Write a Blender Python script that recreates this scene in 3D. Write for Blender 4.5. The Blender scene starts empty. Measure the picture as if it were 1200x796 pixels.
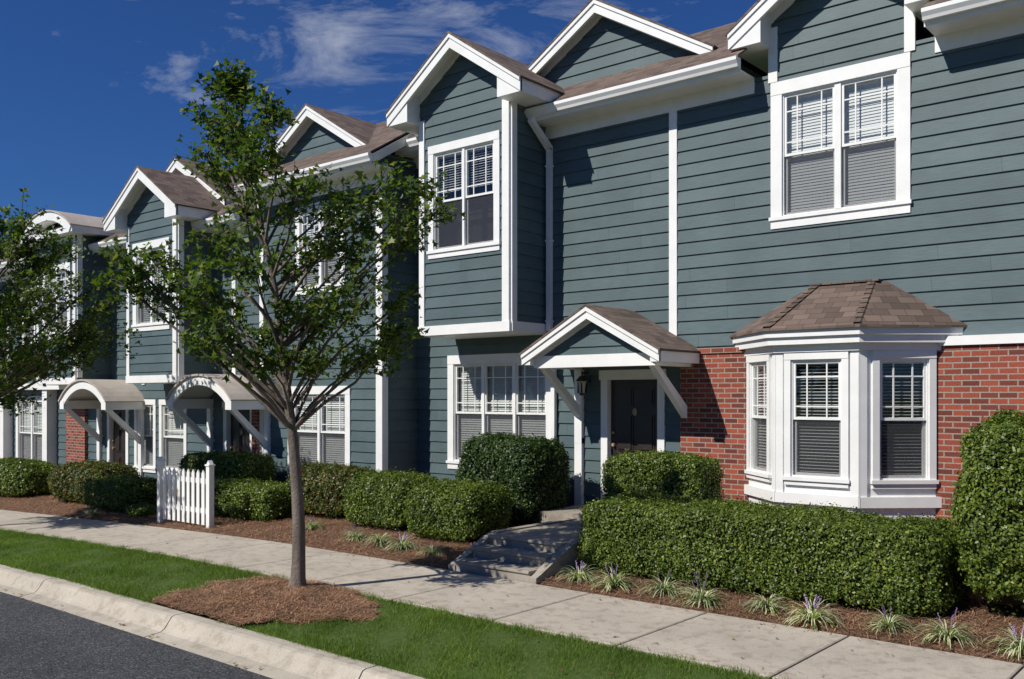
import bpy, math, random
import numpy as np
from mathutils import Vector, noise as mnoise
random.seed(7)
rng = np.random.default_rng(7)
scene = bpy.context.scene
COL = scene.collection

# ------------------------------------------------------------------ materials
def newmat(name):
    m = bpy.data.materials.new(name); m.use_nodes = True
    nt = m.node_tree
    b = nt.nodes['Principled BSDF']
    return m, nt, b
def node(nt, t, **kw):
    n = nt.nodes.new(t)
    for k, v in kw.items():
        if k.startswith('i_'):
            key = k[2:]
            key = int(key) if key.isdigit() else key.replace('_', ' ')
            n.inputs[key].default_value = v
        else:
            setattr(n, k, v)
    return n
def rgb(c): return (c[0], c[1], c[2], 1)
def ramp(nt, stops):
    r = nt.nodes.new('ShaderNodeValToRGB')
    els = r.color_ramp.elements
    while len(els) < len(stops): els.new(0.5)
    for e, (p, c) in zip(els, stops):
        e.position = p; e.color = rgb(c)
    return r
def bump(nt, b, hsock, strength=0.3, dist=0.01):
    bn = node(nt, 'ShaderNodeBump', i_Strength=strength, i_Distance=dist)
    nt.links.new(hsock, bn.inputs['Height'])
    nt.links.new(bn.outputs['Normal'], b.inputs['Normal'])
    return bn
def mixc(nt, a, b, fac, mode='MIX'):
    n = node(nt, 'ShaderNodeMix', data_type='RGBA', blend_type=mode)
    for s, v in ((n.inputs[0], fac), (n.inputs[6], a), (n.inputs[7], b)):
        if isinstance(v, bpy.types.NodeSocket): nt.links.new(v, s)
        elif isinstance(v, (int, float)): s.default_value = v
        else: s.default_value = rgb(v)
    return n.outputs[2]
def math_(nt, op, a, b=None, c=None):
    n = node(nt, 'ShaderNodeMath', operation=op)
    for i, v in enumerate((a, b, c)):
        if v is None: continue
        if isinstance(v, bpy.types.NodeSocket): nt.links.new(v, n.inputs[i])
        else: n.inputs[i].default_value = v
    return n.outputs[0]
def pos(nt):
    return nt.nodes.new('ShaderNodeNewGeometry').outputs['Position']
def noise(nt, vec, scale, detail=4, rough=.55, vscale=None):
    if vscale is not None:
        mp = node(nt, 'ShaderNodeMapping'); mp.inputs['Scale'].default_value = vscale
        nt.links.new(vec, mp.inputs['Vector']); vec = mp.outputs['Vector']
    n = node(nt, 'ShaderNodeTexNoise', i_Scale=scale, i_Detail=detail, i_Roughness=rough)
    nt.links.new(vec, n.inputs['Vector'])
    return n.outputs['Fac']

def simple(name, c1, c2=None, scale=6, rough=.6, bstr=0, bscale=60, bdist=.005, spec=.3, vscale=None):
    m, nt, b = newmat(name)
    b.inputs['Roughness'].default_value = rough
    b.inputs['Specular IOR Level'].default_value = spec
    if c2 is None: c2 = tuple(x*.88 for x in c1)
    p = pos(nt)
    f = noise(nt, p, scale, vscale=vscale)
    r = ramp(nt, [(.35, c1), (.68, c2)])
    nt.links.new(f, r.inputs[0]); nt.links.new(r.outputs[0], b.inputs['Base Color'])
    if bstr: bump(nt, b, noise(nt, p, bscale, 5, .7), bstr, bdist)
    return m

def mat_asphalt():
    m, nt, b = newmat('asphalt'); p = pos(nt)
    v = node(nt, 'ShaderNodeTexVoronoi', i_Scale=75.0); nt.links.new(p, v.inputs['Vector'])
    r = ramp(nt, [(0, (.022, .023, .026)), (.5, (.055, .057, .063)), (.9, (.085, .087, .094)), (1, (.17, .17, .17))])
    sp = node(nt, 'ShaderNodeSeparateColor'); nt.links.new(v.outputs['Color'], sp.inputs[0]); nt.links.new(sp.outputs[0], r.inputs[0])
    n = noise(nt, p, .9, 4); r2 = ramp(nt, [(.3, (.8, .8, .8)), (.7, (1.15, 1.15, 1.15))]); nt.links.new(n, r2.inputs[0])
    nt.links.new(mixc(nt, r.outputs[0], r2.outputs[0], 1.0, 'MULTIPLY'), b.inputs['Base Color'])
    b.inputs['Roughness'].default_value = .85; b.inputs['Specular IOR Level'].default_value = .25
    bump(nt, b, v.outputs['Distance'], .5, .006)
    return m

def mat_siding():
    m, nt, b = newmat('painted_siding')
    p = pos(nt)
    sx = node(nt, 'ShaderNodeSeparateXYZ'); nt.links.new(p, sx.inputs[0])
    u = math_(nt, 'ADD', sx.outputs[0], sx.outputs[1])
    row = math_(nt, 'FLOOR', math_(nt, 'DIVIDE', math_(nt,'ADD',sx.outputs[2],.0005), .205))
    wn = node(nt, 'ShaderNodeTexWhiteNoise', noise_dimensions='1D'); nt.links.new(row, wn.inputs['W'])
    uu = math_(nt, 'ADD', math_(nt, 'DIVIDE', u, 3.66), wn.outputs['Value'])
    seg = math_(nt, 'FLOOR', uu)
    wn2 = node(nt, 'ShaderNodeTexWhiteNoise', noise_dimensions='2D')
    cb = node(nt, 'ShaderNodeCombineXYZ'); nt.links.new(row, cb.inputs[0]); nt.links.new(seg, cb.inputs[1])
    nt.links.new(cb.outputs[0], wn2.inputs['Vector'])
    fr = math_(nt, 'FRACT', uu)
    joint = math_(nt, 'LESS_THAN', fr, .0013)
    base = ramp(nt, [(0, (.080, .118, .126)), (1, (.096, .138, .146))])
    nt.links.new(wn2.outputs['Value'], base.inputs[0])
    cu = node(nt, 'ShaderNodeCombineXYZ'); nt.links.new(u, cu.inputs[0]); nt.links.new(sx.outputs[2], cu.inputs[1])
    big = noise(nt, cu.outputs[0], 1.2, 3)
    bigr = ramp(nt, [(.3, (.86, .86, .86)), (.7, (1.1, 1.1, 1.1))]); nt.links.new(big, bigr.inputs[0])
    c = mixc(nt, base.outputs[0], bigr.outputs[0], 1.0, 'MULTIPLY')
    grain = noise(nt, cu.outputs[0], 1.0, 5, .65, vscale=(5, 90, 1))
    gr = ramp(nt, [(.35, (.86, .86, .86)), (.65, (1.09, 1.09, 1.09))]); nt.links.new(grain, gr.inputs[0])
    c = mixc(nt, c, gr.outputs[0], 1.0, 'MULTIPLY')
    c = mixc(nt, c, (.03, .05, .05), joint)
    nt.links.new(c, b.inputs['Base Color'])
    b.inputs['Roughness'].default_value = .55
    b.inputs['Specular IOR Level'].default_value = .3
    bump(nt, b, grain, .45, .004)
    return m

def mat_brick():
    m, nt, b = newmat('red_brick')
    uv = node(nt, 'ShaderNodeUVMap').outputs[0]
    bt = node(nt, 'ShaderNodeTexBrick', i_Scale=1.0, i_Mortar_Size=.009, i_Mortar_Smooth=.15, i_Bias=-.1, i_Brick_Width=.215, i_Row_Height=.076)
    bt.inputs['Color1'].default_value = rgb((.34, .070, .036)); bt.inputs['Color2'].default_value = rgb((.10, .024, .018))
    bt.inputs['Mortar'].default_value = rgb((.33, .27, .22))
    nt.links.new(uv, bt.inputs['Vector'])
    n = noise(nt, uv, 40, 4); r = ramp(nt, [(.3, (.75, .75, .75)), (.7, (1.15, 1.15, 1.15))]); nt.links.new(n, r.inputs[0])
    nt.links.new(mixc(nt, bt.outputs['Color'], r.outputs[0], 1.0, 'MULTIPLY'), b.inputs['Base Color'])
    h = math_(nt, 'SUBTRACT', math_(nt, 'MULTIPLY', n, .3), bt.outputs['Fac'])
    bump(nt, b, h, .7, .008); b.inputs['Roughness'].default_value = .85
    return m

def mat_shingle():
    m, nt, b = newmat('asphalt_shingles')
    uv = node(nt, 'ShaderNodeUVMap').outputs[0]
    bt = node(nt, 'ShaderNodeTexBrick', i_Scale=1.0, i_Mortar_Size=.004, i_Mortar_Smooth=.3, i_Bias=0.0, i_Brick_Width=.23, i_Row_Height=.135, offset=.37)
    bt.inputs['Color1'].default_value = rgb((.085, .060, .048)); bt.inputs['Color2'].default_value = rgb((.175, .128, .104))
    bt.inputs['Mortar'].default_value = rgb((.03, .024, .02))
    nt.links.new(uv, bt.inputs['Vector'])
    n = noise(nt, uv, 220, 2); r = ramp(nt, [(.3, (.7, .7, .7)), (.7, (1.3, 1.3, 1.3))]); nt.links.new(n, r.inputs[0])
    n2 = noise(nt, uv, 1.3, 3); r2 = ramp(nt, [(.3, (.85, .85, .85)), (.7, (1.15, 1.12, 1.1))]); nt.links.new(n2, r2.inputs[0])
    c = mixc(nt, bt.outputs['Color'], r.outputs[0], 1.0, 'MULTIPLY')
    c = mixc(nt, c, r2.outputs[0], 1.0, 'MULTIPLY')
    nt.links.new(c, b.inputs['Base Color'])
    sx = node(nt, 'ShaderNodeSeparateXYZ'); nt.links.new(uv, sx.inputs[0])
    saw = math_(nt, 'FRACT', math_(nt, 'DIVIDE', sx.outputs[1], .135))
    h = math_(nt, 'SUBTRACT', math_(nt, 'MULTIPLY', n, .2), saw)
    bump(nt, b, h, .6, .012); b.inputs['Roughness'].default_value = .9
    return m

def mat_leaf(name, stops, trans=.3, gloss=.35, patch=2.6):
    m, nt, b = newmat(name)
    g = nt.nodes.new('ShaderNodeNewGeometry')
    r = ramp(nt, stops); nt.links.new(g.outputs['Random Per Island'], r.inputs[0])
    n = noise(nt, g.outputs['Position'], patch, 3); r2 = ramp(nt, [(.3, (.68, .72, .66)), (.7, (1.28, 1.22, 1.15))]); nt.links.new(n, r2.inputs[0])
    c = mixc(nt, r.outputs[0], r2.outputs[0], 1.0, 'MULTIPLY')
    nt.links.new(c, b.inputs['Base Color'])
    b.inputs['Roughness'].default_value = .45; b.inputs['Specular IOR Level'].default_value = gloss
    t = nt.nodes.new('ShaderNodeBsdfTranslucent')
    tc = mixc(nt, c, (1.5, 1.7, .6), 1.0, 'MULTIPLY'); nt.links.new(tc, t.inputs['Color'])
    mx = node(nt, 'ShaderNodeMixShader', i_Fac=trans)
    nt.links.new(b.outputs[0], mx.inputs[1]); nt.links.new(t.outputs[0], mx.inputs[2])
    nt.links.new(mx.outputs[0], nt.nodes['Material Output'].inputs['Surface'])
    return m

def mat_glass():
    m, nt, b = newmat('window_glass')
    tr = node(nt, 'ShaderNodeBsdfTransparent'); tr.inputs[0].default_value = (.88, .91, .91, 1)
    gl = node(nt, 'ShaderNodeBsdfGlossy', i_Roughness=.02); gl.inputs[0].default_value = (1, 1, 1, 1)
    lw = node(nt, 'ShaderNodeLayerWeight', i_Blend=.5)
    f = math_(nt, 'ADD', math_(nt, 'MULTIPLY', math_(nt, 'POWER', lw.outputs['Facing'], 4.0), .85), .07)
    wv = noise(nt, pos(nt), 1.5, 1)
    bn = node(nt, 'ShaderNodeBump', i_Strength=.08, i_Distance=.02); nt.links.new(wv, bn.inputs['Height'])
    nt.links.new(bn.outputs[0], gl.inputs['Normal'])
    mx = node(nt, 'ShaderNodeMixShader')
    nt.links.new(f, mx.inputs[0]); nt.links.new(tr.outputs[0], mx.inputs[1]); nt.links.new(gl.outputs[0], mx.inputs[2])
    nt.links.new(mx.outputs[0], nt.nodes['Material Output'].inputs['Surface'])
    return m
def mat_screen():
    m, nt, b = newmat('insect_screen')
    tr = node(nt, 'ShaderNodeBsdfTransparent')
    df = node(nt, 'ShaderNodeBsdfDiffuse'); df.inputs[0].default_value = (.09, .09, .10, 1)
    mx = node(nt, 'ShaderNodeMixShader', i_Fac=.40)
    nt.links.new(tr.outputs[0], mx.inputs[1]); nt.links.new(df.outputs[0], mx.inputs[2])
    nt.links.new(mx.outputs[0], nt.nodes['Material Output'].inputs['Surface'])
    return m

def mat_concrete(name, c1, c2):
    m, nt, b = newmat(name)
    p = pos(nt)
    n1 = noise(nt, p, 1.3, 5, .6); r1 = ramp(nt, [(.3, c1), (.7, c2)]); nt.links.new(n1, r1.inputs[0])
    n2 = noise(nt, p, 90, 4, .7); r2 = ramp(nt, [(.3, (.8, .8, .8)), (.7, (1.15, 1.15, 1.15))]); nt.links.new(n2, r2.inputs[0])
    n3 = noise(nt, p, 6, 5, .7); r3 = ramp(nt, [(.38, (.74, .72, .68)), (.5, (1, 1, 1))]); nt.links.new(n3, r3.inputs[0])
    c = mixc(nt, r1.outputs[0], r2.outputs[0], 1.0, 'MULTIPLY'); c = mixc(nt, c, r3.outputs[0], .8, 'MULTIPLY')
    nt.links.new(c, b.inputs['Base Color']); b.inputs['Roughness'].default_value = .9
    bump(nt, b, n2, .35, .004)
    return m

M = {
 'siding': mat_siding(),
 'trim': simple('white_paint', (.84, .84, .82), (.77, .77, .75), 3, .45, .08, 40),
 'gutter': simple('white_gutter_metal', (.84, .84, .83), (.77, .77, .76), 2, .35),
 'brick': mat_brick(), 'shingles': mat_shingle(),
 'glass': mat_glass(), 'screens': mat_screen(),
 'blinds': simple('blind_slats', (.72, .71, .68), (.66, .65, .63), 2, .5),
 'interior': simple('dark_interior', (.02, .02, .02), (.012, .012, .014), 2, .9),
 'door': simple('dark_door_paint', (.036, .025, .022), (.026, .019, .017), 3, .35, spec=.5),
 'metal': simple('black_metal', (.012, .012, .012), (.01, .01, .01), 3, .35, spec=.5),
 'brass': simple('door_hardware', (.35, .28, .15), (.3, .22, .1), 3, .3, spec=.6),
 'concrete': mat_concrete('weathered_concrete', (.36, .32, .265), (.25, .225, .19)),
 'walk': mat_concrete('sidewalk_concrete', (.49, .435, .36), (.39, .345, .285)),
 'curb': mat_concrete('curb_concrete', (.50, .45, .37), (.38, .34, .28)),
 'asphalt': mat_asphalt(),
 'lamp_glass': simple('frosted_lamp_glass', (.5, .48, .42), None, 3, .3),
 'canopy': simple('pale_canopy_metal', (.52, .46, .40), (.42, .37, .32), 3, .5),
 'soil': simple('mulch_ground', (.22, .12, .075), (.10, .055, .035), 22, .95, 1.0, 60, .03),
 'gap': simple('joint_dirt', (.05, .04, .03), (.03, .025, .02), 22, .95),
 'straw': mat_leaf('pine_straw', [(0, (.16, .08, .05)), (.5, (.34, .19, .12)), (1, (.52, .34, .23))], .05, .1),
 'dry': mat_leaf('dry_leaves', [(0, (.12, .06, .03)), (.6, (.22, .13, .05)), (1, (.14, .16, .04))], .1, .2),
 'turf': simple('lawn_soil', (.06, .11, .02), (.10, .14, .035), 12, .95, .8, 90, .02),
 'blade': mat_leaf('grass_blades', [(0, (.07, .135, .02)), (.6, (.135, .22, .035)), (1, (.24, .29, .09))], .35, .15, 1.2),
 'ground': simple('distant_ground', (.06, .10, .03), (.10, .12, .05), .2, .95),
 'bark': simple('tree_bark', (.24, .20, .165), (.12, .10, .08), 9, .9, 1.0, 30, .02, vscale=(1, 1, .25)),
 'twig': simple('twig_bark', (.07, .055, .04), (.05, .04, .03), 9, .9),
 'treeleaf': mat_leaf('maple_leaves', [(0, (.038, .07, .013)), (.55, (.078, .13, .02)), (.9, (.14, .195, .035)), (1, (.21, .20, .05))], .38, .3),
 'hedgeleaf': mat_leaf('hedge_leaves', [(0, (.042, .072, .010)), (.6, (.105, .16, .020)), (1, (.22, .27, .045))], .22, .4),
 'darkleaf': mat_leaf('dark_shrub_leaves', [(0, (.016, .040, .009)), (.6, (.038, .078, .014)), (1, (.08, .12, .025))], .18, .4),
 'redleaf': mat_leaf('reddish_shrub_leaves', [(0, (.035, .055, .010)), (.6, (.08, .115, .018)), (.85, (.13, .14, .03)), (1, (.27, .07, .03))], .22, .4),
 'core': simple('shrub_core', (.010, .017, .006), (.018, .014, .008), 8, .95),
 'liri': mat_leaf('liriope_blades', [(0, (.07, .14, .03)), (.35, (.11, .19, .05)), (.45, (.50, .53, .34)), (1, (.68, .68, .5))], .25, .3),
 'flower': simple('liriope_flowers', (.30, .20, .36), (.38, .28, .42), 30, .7),
 'far': mat_leaf('distant_leaves', [(0, (.02, .045, .012)), (1, (.06, .10, .025))], .1, .1),
}

# ------------------------------------------------------------------ mesh helpers
def auto_uv(me):
    uvl = me.uv_layers.new(name='UVMap')
    nl = len(me.loops)
    uv = np.zeros((nl, 2), np.float32)
    vs = me.vertices
    for p in me.polygons:
        n = p.normal
        if abs(n.z) > .98: t = Vector((1, 0, 0)); b = Vector((0, 1, 0))
        else:
            t = Vector((-n.y, n.x, 0)).normalized(); b = n.cross(t)
            if b.z < 0: b = -b
        for li in p.loop_indices:
            co = vs[me.loops[li].vertex_index].co
            uv[li] = (co.dot(t), co.dot(b))
    uvl.data.foreach_set('uv', uv.ravel())

class Part:
    def __init__(s, name, mat): s.name, s.mat, s.v, s.f = name, mat, [], []
    def face(s, *pts):
        i = len(s.v); s.v += [tuple(p) for p in pts]; s.f.append(tuple(range(i, i+len(pts))))
    def build(s, parent=None, smooth=False, uv=True):
        if not s.f: return None
        me = bpy.data.meshes.new(s.name); me.from_pydata(s.v, [], s.f); me.update()
        if uv: auto_uv(me)
        me.materials.append(s.mat)
        if smooth: me.polygons.foreach_set('use_smooth', [True]*len(me.polygons))
        ob = bpy.data.objects.new(s.name, me); COL.objects.link(ob)
        if parent: ob.parent = parent
        return ob
def empty(name, loc=(0, 0, 0)):
    e = bpy.data.objects.new(name, None); e.empty_display_size = .3; COL.objects.link(e); return e
class Bld:
    def __init__(s, name): s.name = name; s.p = {}
    def __call__(s, k, mat=None):
        if k not in s.p: s.p[k] = Part(k, M[mat or k])
        return s.p[k]
    def finish(s):
        r = empty(s.name)
        for p in s.p.values(): p.build(r)
        return r
class Fr:
    def __init__(s, ox, oy, ux=1, uy=0): s.ox, s.oy, s.ux, s.uy = ox, oy, ux, uy; s.nx, s.ny = uy, -ux
    def p(s, u, n, z): return (s.ox+s.ux*u+s.nx*n, s.oy+s.uy*u+s.ny*n, z)
def box(P, F, u0, u1, n0, n1, z0, z1):
    a = [F.p(u, n, z) for z in (z0, z1) for n in (n0, n1) for u in (u0, u1)]
    for q in ((2, 3, 7, 6), (1, 0, 4, 5), (0, 2, 6, 4), (3, 1, 5, 7), (6, 7, 5, 4), (0, 1, 3, 2)):
        P.face(*[a[i] for i in q])
def prism(P, F, pts, n0, n1):
    area = sum(pts[i][0]*pts[(i+1) % len(pts)][1]-pts[(i+1) % len(pts)][0]*pts[i][1] for i in range(len(pts)))
    if area < 0: pts = pts[::-1]
    if n1 < n0: n0, n1 = n1, n0
    P.face(*[F.p(u, n1, z) for u, z in pts])
    P.face(*[F.p(u, n0, z) for u, z in pts[::-1]])
    k = len(pts)
    for i in range(k):
        a, b = pts[i], pts[(i+1) % k]
        P.face(F.p(a[0], n0, a[1]), F.p(b[0], n0, b[1]), F.p(b[0], n1, b[1]), F.p(a[0], n1, a[1]))
E = .205
def siding(P, F, xl, xr, z0, z1, holes=(), brk=()):
    fl = xl if callable(xl) else (lambda z: xl)
    fr = xr if callable(xr) else (lambda z: xr)
    zs = {z0, z1} | set(brk)
    for h in holes: zs |= {h[2], h[3]}
    k = math.ceil(z0/E)
    while k*E < z1: zs.add(k*E); k += 1
    zs = sorted(z for z in zs if z0-1e-6 <= z <= z1+1e-6)
    for za, zb in zip(zs, zs[1:]):
        if zb-za < 1e-4: continue
        zm = (za+zb)/2; k = math.floor(zm/E)
        nf = lambda z: .028-.022*(z-k*E)/E
        lip = abs(za-k*E) < 1e-5
        cur = (fl(za), fl(zb)); segs = []
        for h in sorted([h for h in holes if h[2] < zm < h[3]]):
            segs.append((cur, (h[0], h[0]))); cur = (h[1], h[1])
        segs.append((cur, (fr(za), fr(zb))))
        for a, b in segs:
            if b[0]-a[0] < 1e-3 and b[1]-a[1] < 1e-3: continue
            P.face(F.p(a[0], nf(za), za), F.p(b[0], nf(za), za), F.p(b[1], nf(zb), zb), F.p(a[1], nf(zb), zb))
            if lip: P.face(F.p(a[0], .006, za), F.p(b[0], .006, za), F.p(b[0], nf(za), za), F.p(a[0], nf(za), za))
def flat(P, F, u0, u1, z0, z1, n, holes=()):
    zs = sorted({z0, z1} | {h[2] for h in holes} | {h[3] for h in holes})
    for za, zb in zip(zs, zs[1:]):
        zm = (za+zb)/2; cur = u0
        for h in sorted([h for h in holes if h[2] < zm < h[3]]):
            P.face(F.p(cur, n, za), F.p(h[0], n, za), F.p(h[0], n, zb), F.p(cur, n, zb)); cur = h[1]
        P.face(F.p(cur, n, za), F.p(u1, n, za), F.p(u1, n, zb), F.p(cur, n, zb))

def window(B, F, u0, u1, z0, z1, nu=2, trim=.12, mull=.08, n0=.0, grid=True, casing=True, blind=1.0, tilt=None, depth=.4):
    T, G, S, BL, I = B('window_trim', 'trim'), B('glass'), B('screens'), B('blinds'), B('interior')
    if casing:
        box(T, F, u0-trim, u1+trim, n0, n0+.045, z1, z1+trim*1.1)
        box(T, F, u0-trim, u0, n0, n0+.04, z0, z1); box(T, F, u1, u1+trim, n0, n0+.04, z0, z1)
        box(T, F, u0-trim-.02, u1+trim+.02, n0, n0+.065, z0-.05, z0)
        box(T, F, u0-trim, u1+trim, n0, n0+.04, z0-.05-trim*.7, z0-.05)
    box(T, F, u0, u0+.02, n0-.10, n0+.012, z0, z1); box(T, F, u1-.02, u1, n0-.10, n0+.012, z0, z1)
    box(T, F, u0+.02, u1-.02, n0-.10, n0+.012, z1-.02, z1); box(T, F, u0+.02, u1-.02, n0-.10, n0+.012, z0, z0+.02)
    a0, a1, b0, b1 = u0+.02, u1-.02, z0+.02, z1-.02
    w = (a1-a0-mull*(nu-1))/nu
    for i in range(nu):
        p0 = a0+i*(w+mull); p1 = p0+w
        if i < nu-1: box(T, F, p1, p1+mull, n0-.10, n0+.02, b0, b1)
        zm = (b0+b1)/2; st = .036
        for (q0, q1, s0, s1, top) in ((p0, p1, zm-.02, b1, True), (p0, p1, b0, zm+.02, False)):
            nb, nf_ = (n0-.035, n0-.004) if top else (n0-.068, n0-.037)
            box(T, F, q0, q0+st, nb, nf_, s0, s1); box(T, F, q1-st, q1, nb, nf_, s0, s1)
            box(T, F, q0+st, q1-st, nb, nf_, s1-st, s1); box(T, F, q0+st, q1-st, nb, nf_, s0, s0+st)
            ng = (nb+nf_)/2-.003
            G.face(F.p(q0+st, ng, s0+st), F.p(q1-st, ng, s0+st), F.p(q1-st, ng, s1-st), F.p(q0+st, ng, s1-st))
            if grid and top:
                mw = .009; gu0, gu1, gz0, gz1 = q0+st, q1-st, s0+st, s1-st
                dx = min(.16, (gu1-gu0)*.27); dz = (gz1-gz0)
                for uc in (gu0+dx, gu1-dx): box(T, F, uc-mw, uc+mw, ng+.003, nf_-.004, gz0, gz1)
                for zc in (gz1-dz*.25, gz0+dz*.2):
                    box(T, F, gu0, gu1, ng+.004, nf_-.006, zc-mw, zc+mw)
            if not top:
                S.face(F.p(p0, n0-.025, b0), F.p(p1, n0-.025, b0), F.p(p1, n0-.025, zm-.02), F.p(p0, n0-.025, zm-.02))
        if blind > 0:
            tl = tilt if tilt is not None else random.choice((1.0, 1.15, 1.3))
            z = b1-.05; zend = b1-(b1-b0)*blind
            box(BL, F, p0+.01, p1-.01, n0-.13, n0-.075, b1-.05, b1)
            while z > zend+.03:
                jit = random.uniform(-.04, .04)
                dzv, dn = .025*math.sin(tl+jit), .025*math.cos(tl+jit)
                BL.face(F.p(p0+.012, n0-.105+dn, z-.02-dzv), F.p(p1-.012, n0-.105+dn, z-.02-dzv), F.p(p1-.012, n0-.105-dn, z-.02+dzv), F.p(p0+.012, n0-.105-dn, z-.02+dzv))
                z -= .043
    d = n0-depth
    I.face(F.p(u0-.1, d, z0-.1), F.p(u1+.1, d, z0-.1), F.p(u1+.1, d, z1+.1), F.p(u0-.1, d, z1+.1))
    for ua in (u0-.1, u1+.1):
        I.face(F.p(ua, d, z0-.1), F.p(ua, n0-.11, z0-.1), F.p(ua, n0-.11, z1+.1), F.p(ua, d, z1+.1))
    for za in (z0-.1, z1+.1):
        I.face(F.p(u0-.1, d, za), F.p(u1+.1, d, za), F.p(u1+.1, n0-.11, za), F.p(u0-.1, n0-.11, za))

def door(B, F, u0, u1, z0, z1):
    D, T = B('front_door', 'door'), B('door_trim', 'trim')
    box(D, F, u0, u1, -.12, -.07, z0+.03, z1)
    w = u1-u0
    for (a, b) in ((.12, .46), (.54, .88)):
        for (c, d) in ((.07, .36), (.42, .72), (.78, .94)):
            ua, ub, za, zb = u0+w*a, u0+w*b, z0+(z1-z0)*c, z0+(z1-z0)*d
            box(D, F, ua, ub, -.07, -.058, za, zb)
            box(D, F, ua+.035, ub-.035, -.058, -.04, za+.035, zb-.035)
    box(T, F, u0-.13, u0, -.12, .045, z0, z1); box(T, F, u1, u1+.13, -.12, .045, z0, z1)
    box(T, F, u0-.16, u1+.16, -.12, .055, z1, z1+.16)
    box(B('threshold', 'concrete'), F, u0, u1, -.12, .06, z0-.02, z0+.03)
    H = B('door_hardware', 'brass')
    for zc, r in ((z0+.95, .028), (z0+1.15, .022)):
        pts = [(u0+.07+r*math.cos(t), zc+r*math.sin(t)) for t in [k*math.pi/6 for k in range(12)]]
        prism(H, F, pts, -.07, -.01)
    pts = [((u0+u1)/2+.045*math.cos(t), z0+1.5+.06*math.sin(t)) for t in [k*math.pi/6 for k in range(12)]]
    prism(H, F, pts, -.07, -.045)

F0 = Fr(0, 0)
SD = Fr(0, 0, 0, 1)   # u=y, n=x

def eave(B, x0, x1, yw, zg, ridge_dy=2.3, s=.6, gutter=True, ys=None):
    G, T, R = B('gutter'), B('eave_trim', 'trim'), B('roof_shingles', 'shingles')
    if gutter:
        prism(G, SD, [(yw-.5, zg), (yw-.62, zg), (yw-.62, zg-.05), (yw-.585, zg-.10), (yw-.57, zg-.14), (yw-.5, zg-.14)], x0, x1)
        prism(T, SD, [(yw-.5, zg), (yw-.5, zg-.2), (yw-.47, zg-.2), (yw-.47, zg)], x0, x1)
        prism(T, SD, [(yw-.47, zg-.185), (yw, zg-.185), (yw, zg-.165), (yw-.47, zg-.165)], x0, x1)
        prism(T, SD, [(yw-.04, zg-.40), (yw, zg-.40), (yw, zg-.185), (yw-.04, zg-.185)], x0, x1)
        y0 = yw-.56; z0 = zg+.005
    else:
        y0 = yw+.05; z0 = zg+.005+s*.61
    yr = yw+ridge_dy; zr = zg+.005+s*(ridge_dy+.56)
    prism(R, SD, [(y0, z0), (yr, zr), (yr, zr+.03), (y0, z0+.03)], x0, x1)
    prism(R, SD, [(yr, zr), (yr+5, zr-2.5), (yr+5, zr-2.47), (yr, zr+.03)], x0, x1)

def gable(B, xc, half, ze, zp, yf, yb, wy, wh, wz, board=.2, holes=(), wallsid=True):
    s = (zp-ze)/half
    R, T = B('roof_shingles', 'shingles'), B('rake_trim', 'trim')
    for sg in (-1, 1):
        e = xc+sg*half
        prism(R, F0, [(e+sg*.03, ze-s*.03), (xc, zp), (xc, zp+.035), (e+sg*.03, ze-s*.03+.035)], -yb, -yf+.05)
        prism(T, F0, [(e, ze-.001), (xc, zp-.001), (xc, zp-board*1.1), (e, ze-board)], -yf-.03, -yf+.02)
        prism(T, F0, [(e, ze-.002), (xc, zp-.002), (xc, zp-.07), (e, ze-.06)], -yf+.02, -yf+.042)
        prism(T, F0, [(xc+sg*wh, ze+s*(half-wh)-.02), (xc, zp-.02), (xc, zp-.05), (xc+sg*wh, ze+s*(half-wh)-.05)], -wy, -yf-.03)
        wz_e = ze+s*(half-wh)
        prism(T, F0, [(xc+sg*wh, wz_e-.05), (xc, zp-.05), (xc, zp-.22), (xc+sg*wh, wz_e-.20)], -wy, -wy+.038)
        if half-wh > .05:
            prism(T, F0, [(e, ze-board), (xc+sg*wh, ze-board), (xc+sg*wh, wz_e-.01), (e, ze-.01)], -yb, -yf)
    if wallsid:
        F = Fr(0, wy)
        top = zp-.06
        fl = lambda z: max(xc-wh, xc-(top-z)/s); fr = lambda z: min(xc+wh, xc+(top-z)/s)
        zb = top-s*wh
        siding(B('siding'), F, fl, fr, wz, top, holes, (zb,) if wz < zb < top else ())

def brackets(B, xs, yw, pr, z_top, drop):
    T = B('portico_brackets', 'trim')
    for x in xs:
        prism(T, SD, [(yw-pr+.02, z_top), (yw-pr+.17, z_top), (yw-.09, z_top-drop+.13), (yw-.09, z_top-drop-.06)], x-.05, x+.05)
        box(T, Fr(0, yw), x-.075, x+.075, .0, .09, z_top-drop-.5, z_top)

# ================================================================== TOWNHOUSE 1
B = Bld('townhouse')
A = F0
hw_low = (-12.38, -10.14, 1.08, 2.92)
hw_up = (-5.79, -4.16, 4.92, 6.70)
h_door = (-8.84, -7.88, .55, 2.58)
XL, XR = -13.42, 9.0
siding(B('siding'), A, XL, XR, .3, 7.02, [hw_low, hw_up, h_door])
siding(B('siding'), A, -5.95, -3.97, 7.02, 7.62)
window(B, A, *hw_low[:2], *hw_low[2:], nu=3, trim=.15, mull=.06, tilt=1.0)
window(B, A, *hw_up[:2], *hw_up[2:], nu=2, trim=.17, mull=.09, tilt=1.3)
T = B('corner_trim', 'trim')
box(T, A, -7.67, -7.53, 0, .035, 3.0, 6.8)
box(T, A, -6.0, -5.86, 0, .037, 6.9, 7.7); box(T, A, -4.07, -3.93, 0, .037, 6.9, 7.7)
eave(B, -13.5, -12.3, 0, 7.2)
eave(B, -12.3, -10.16, 0, 7.2, gutter=False)
eave(B, -10.16, -6.22, 0, 7.2)
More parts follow.
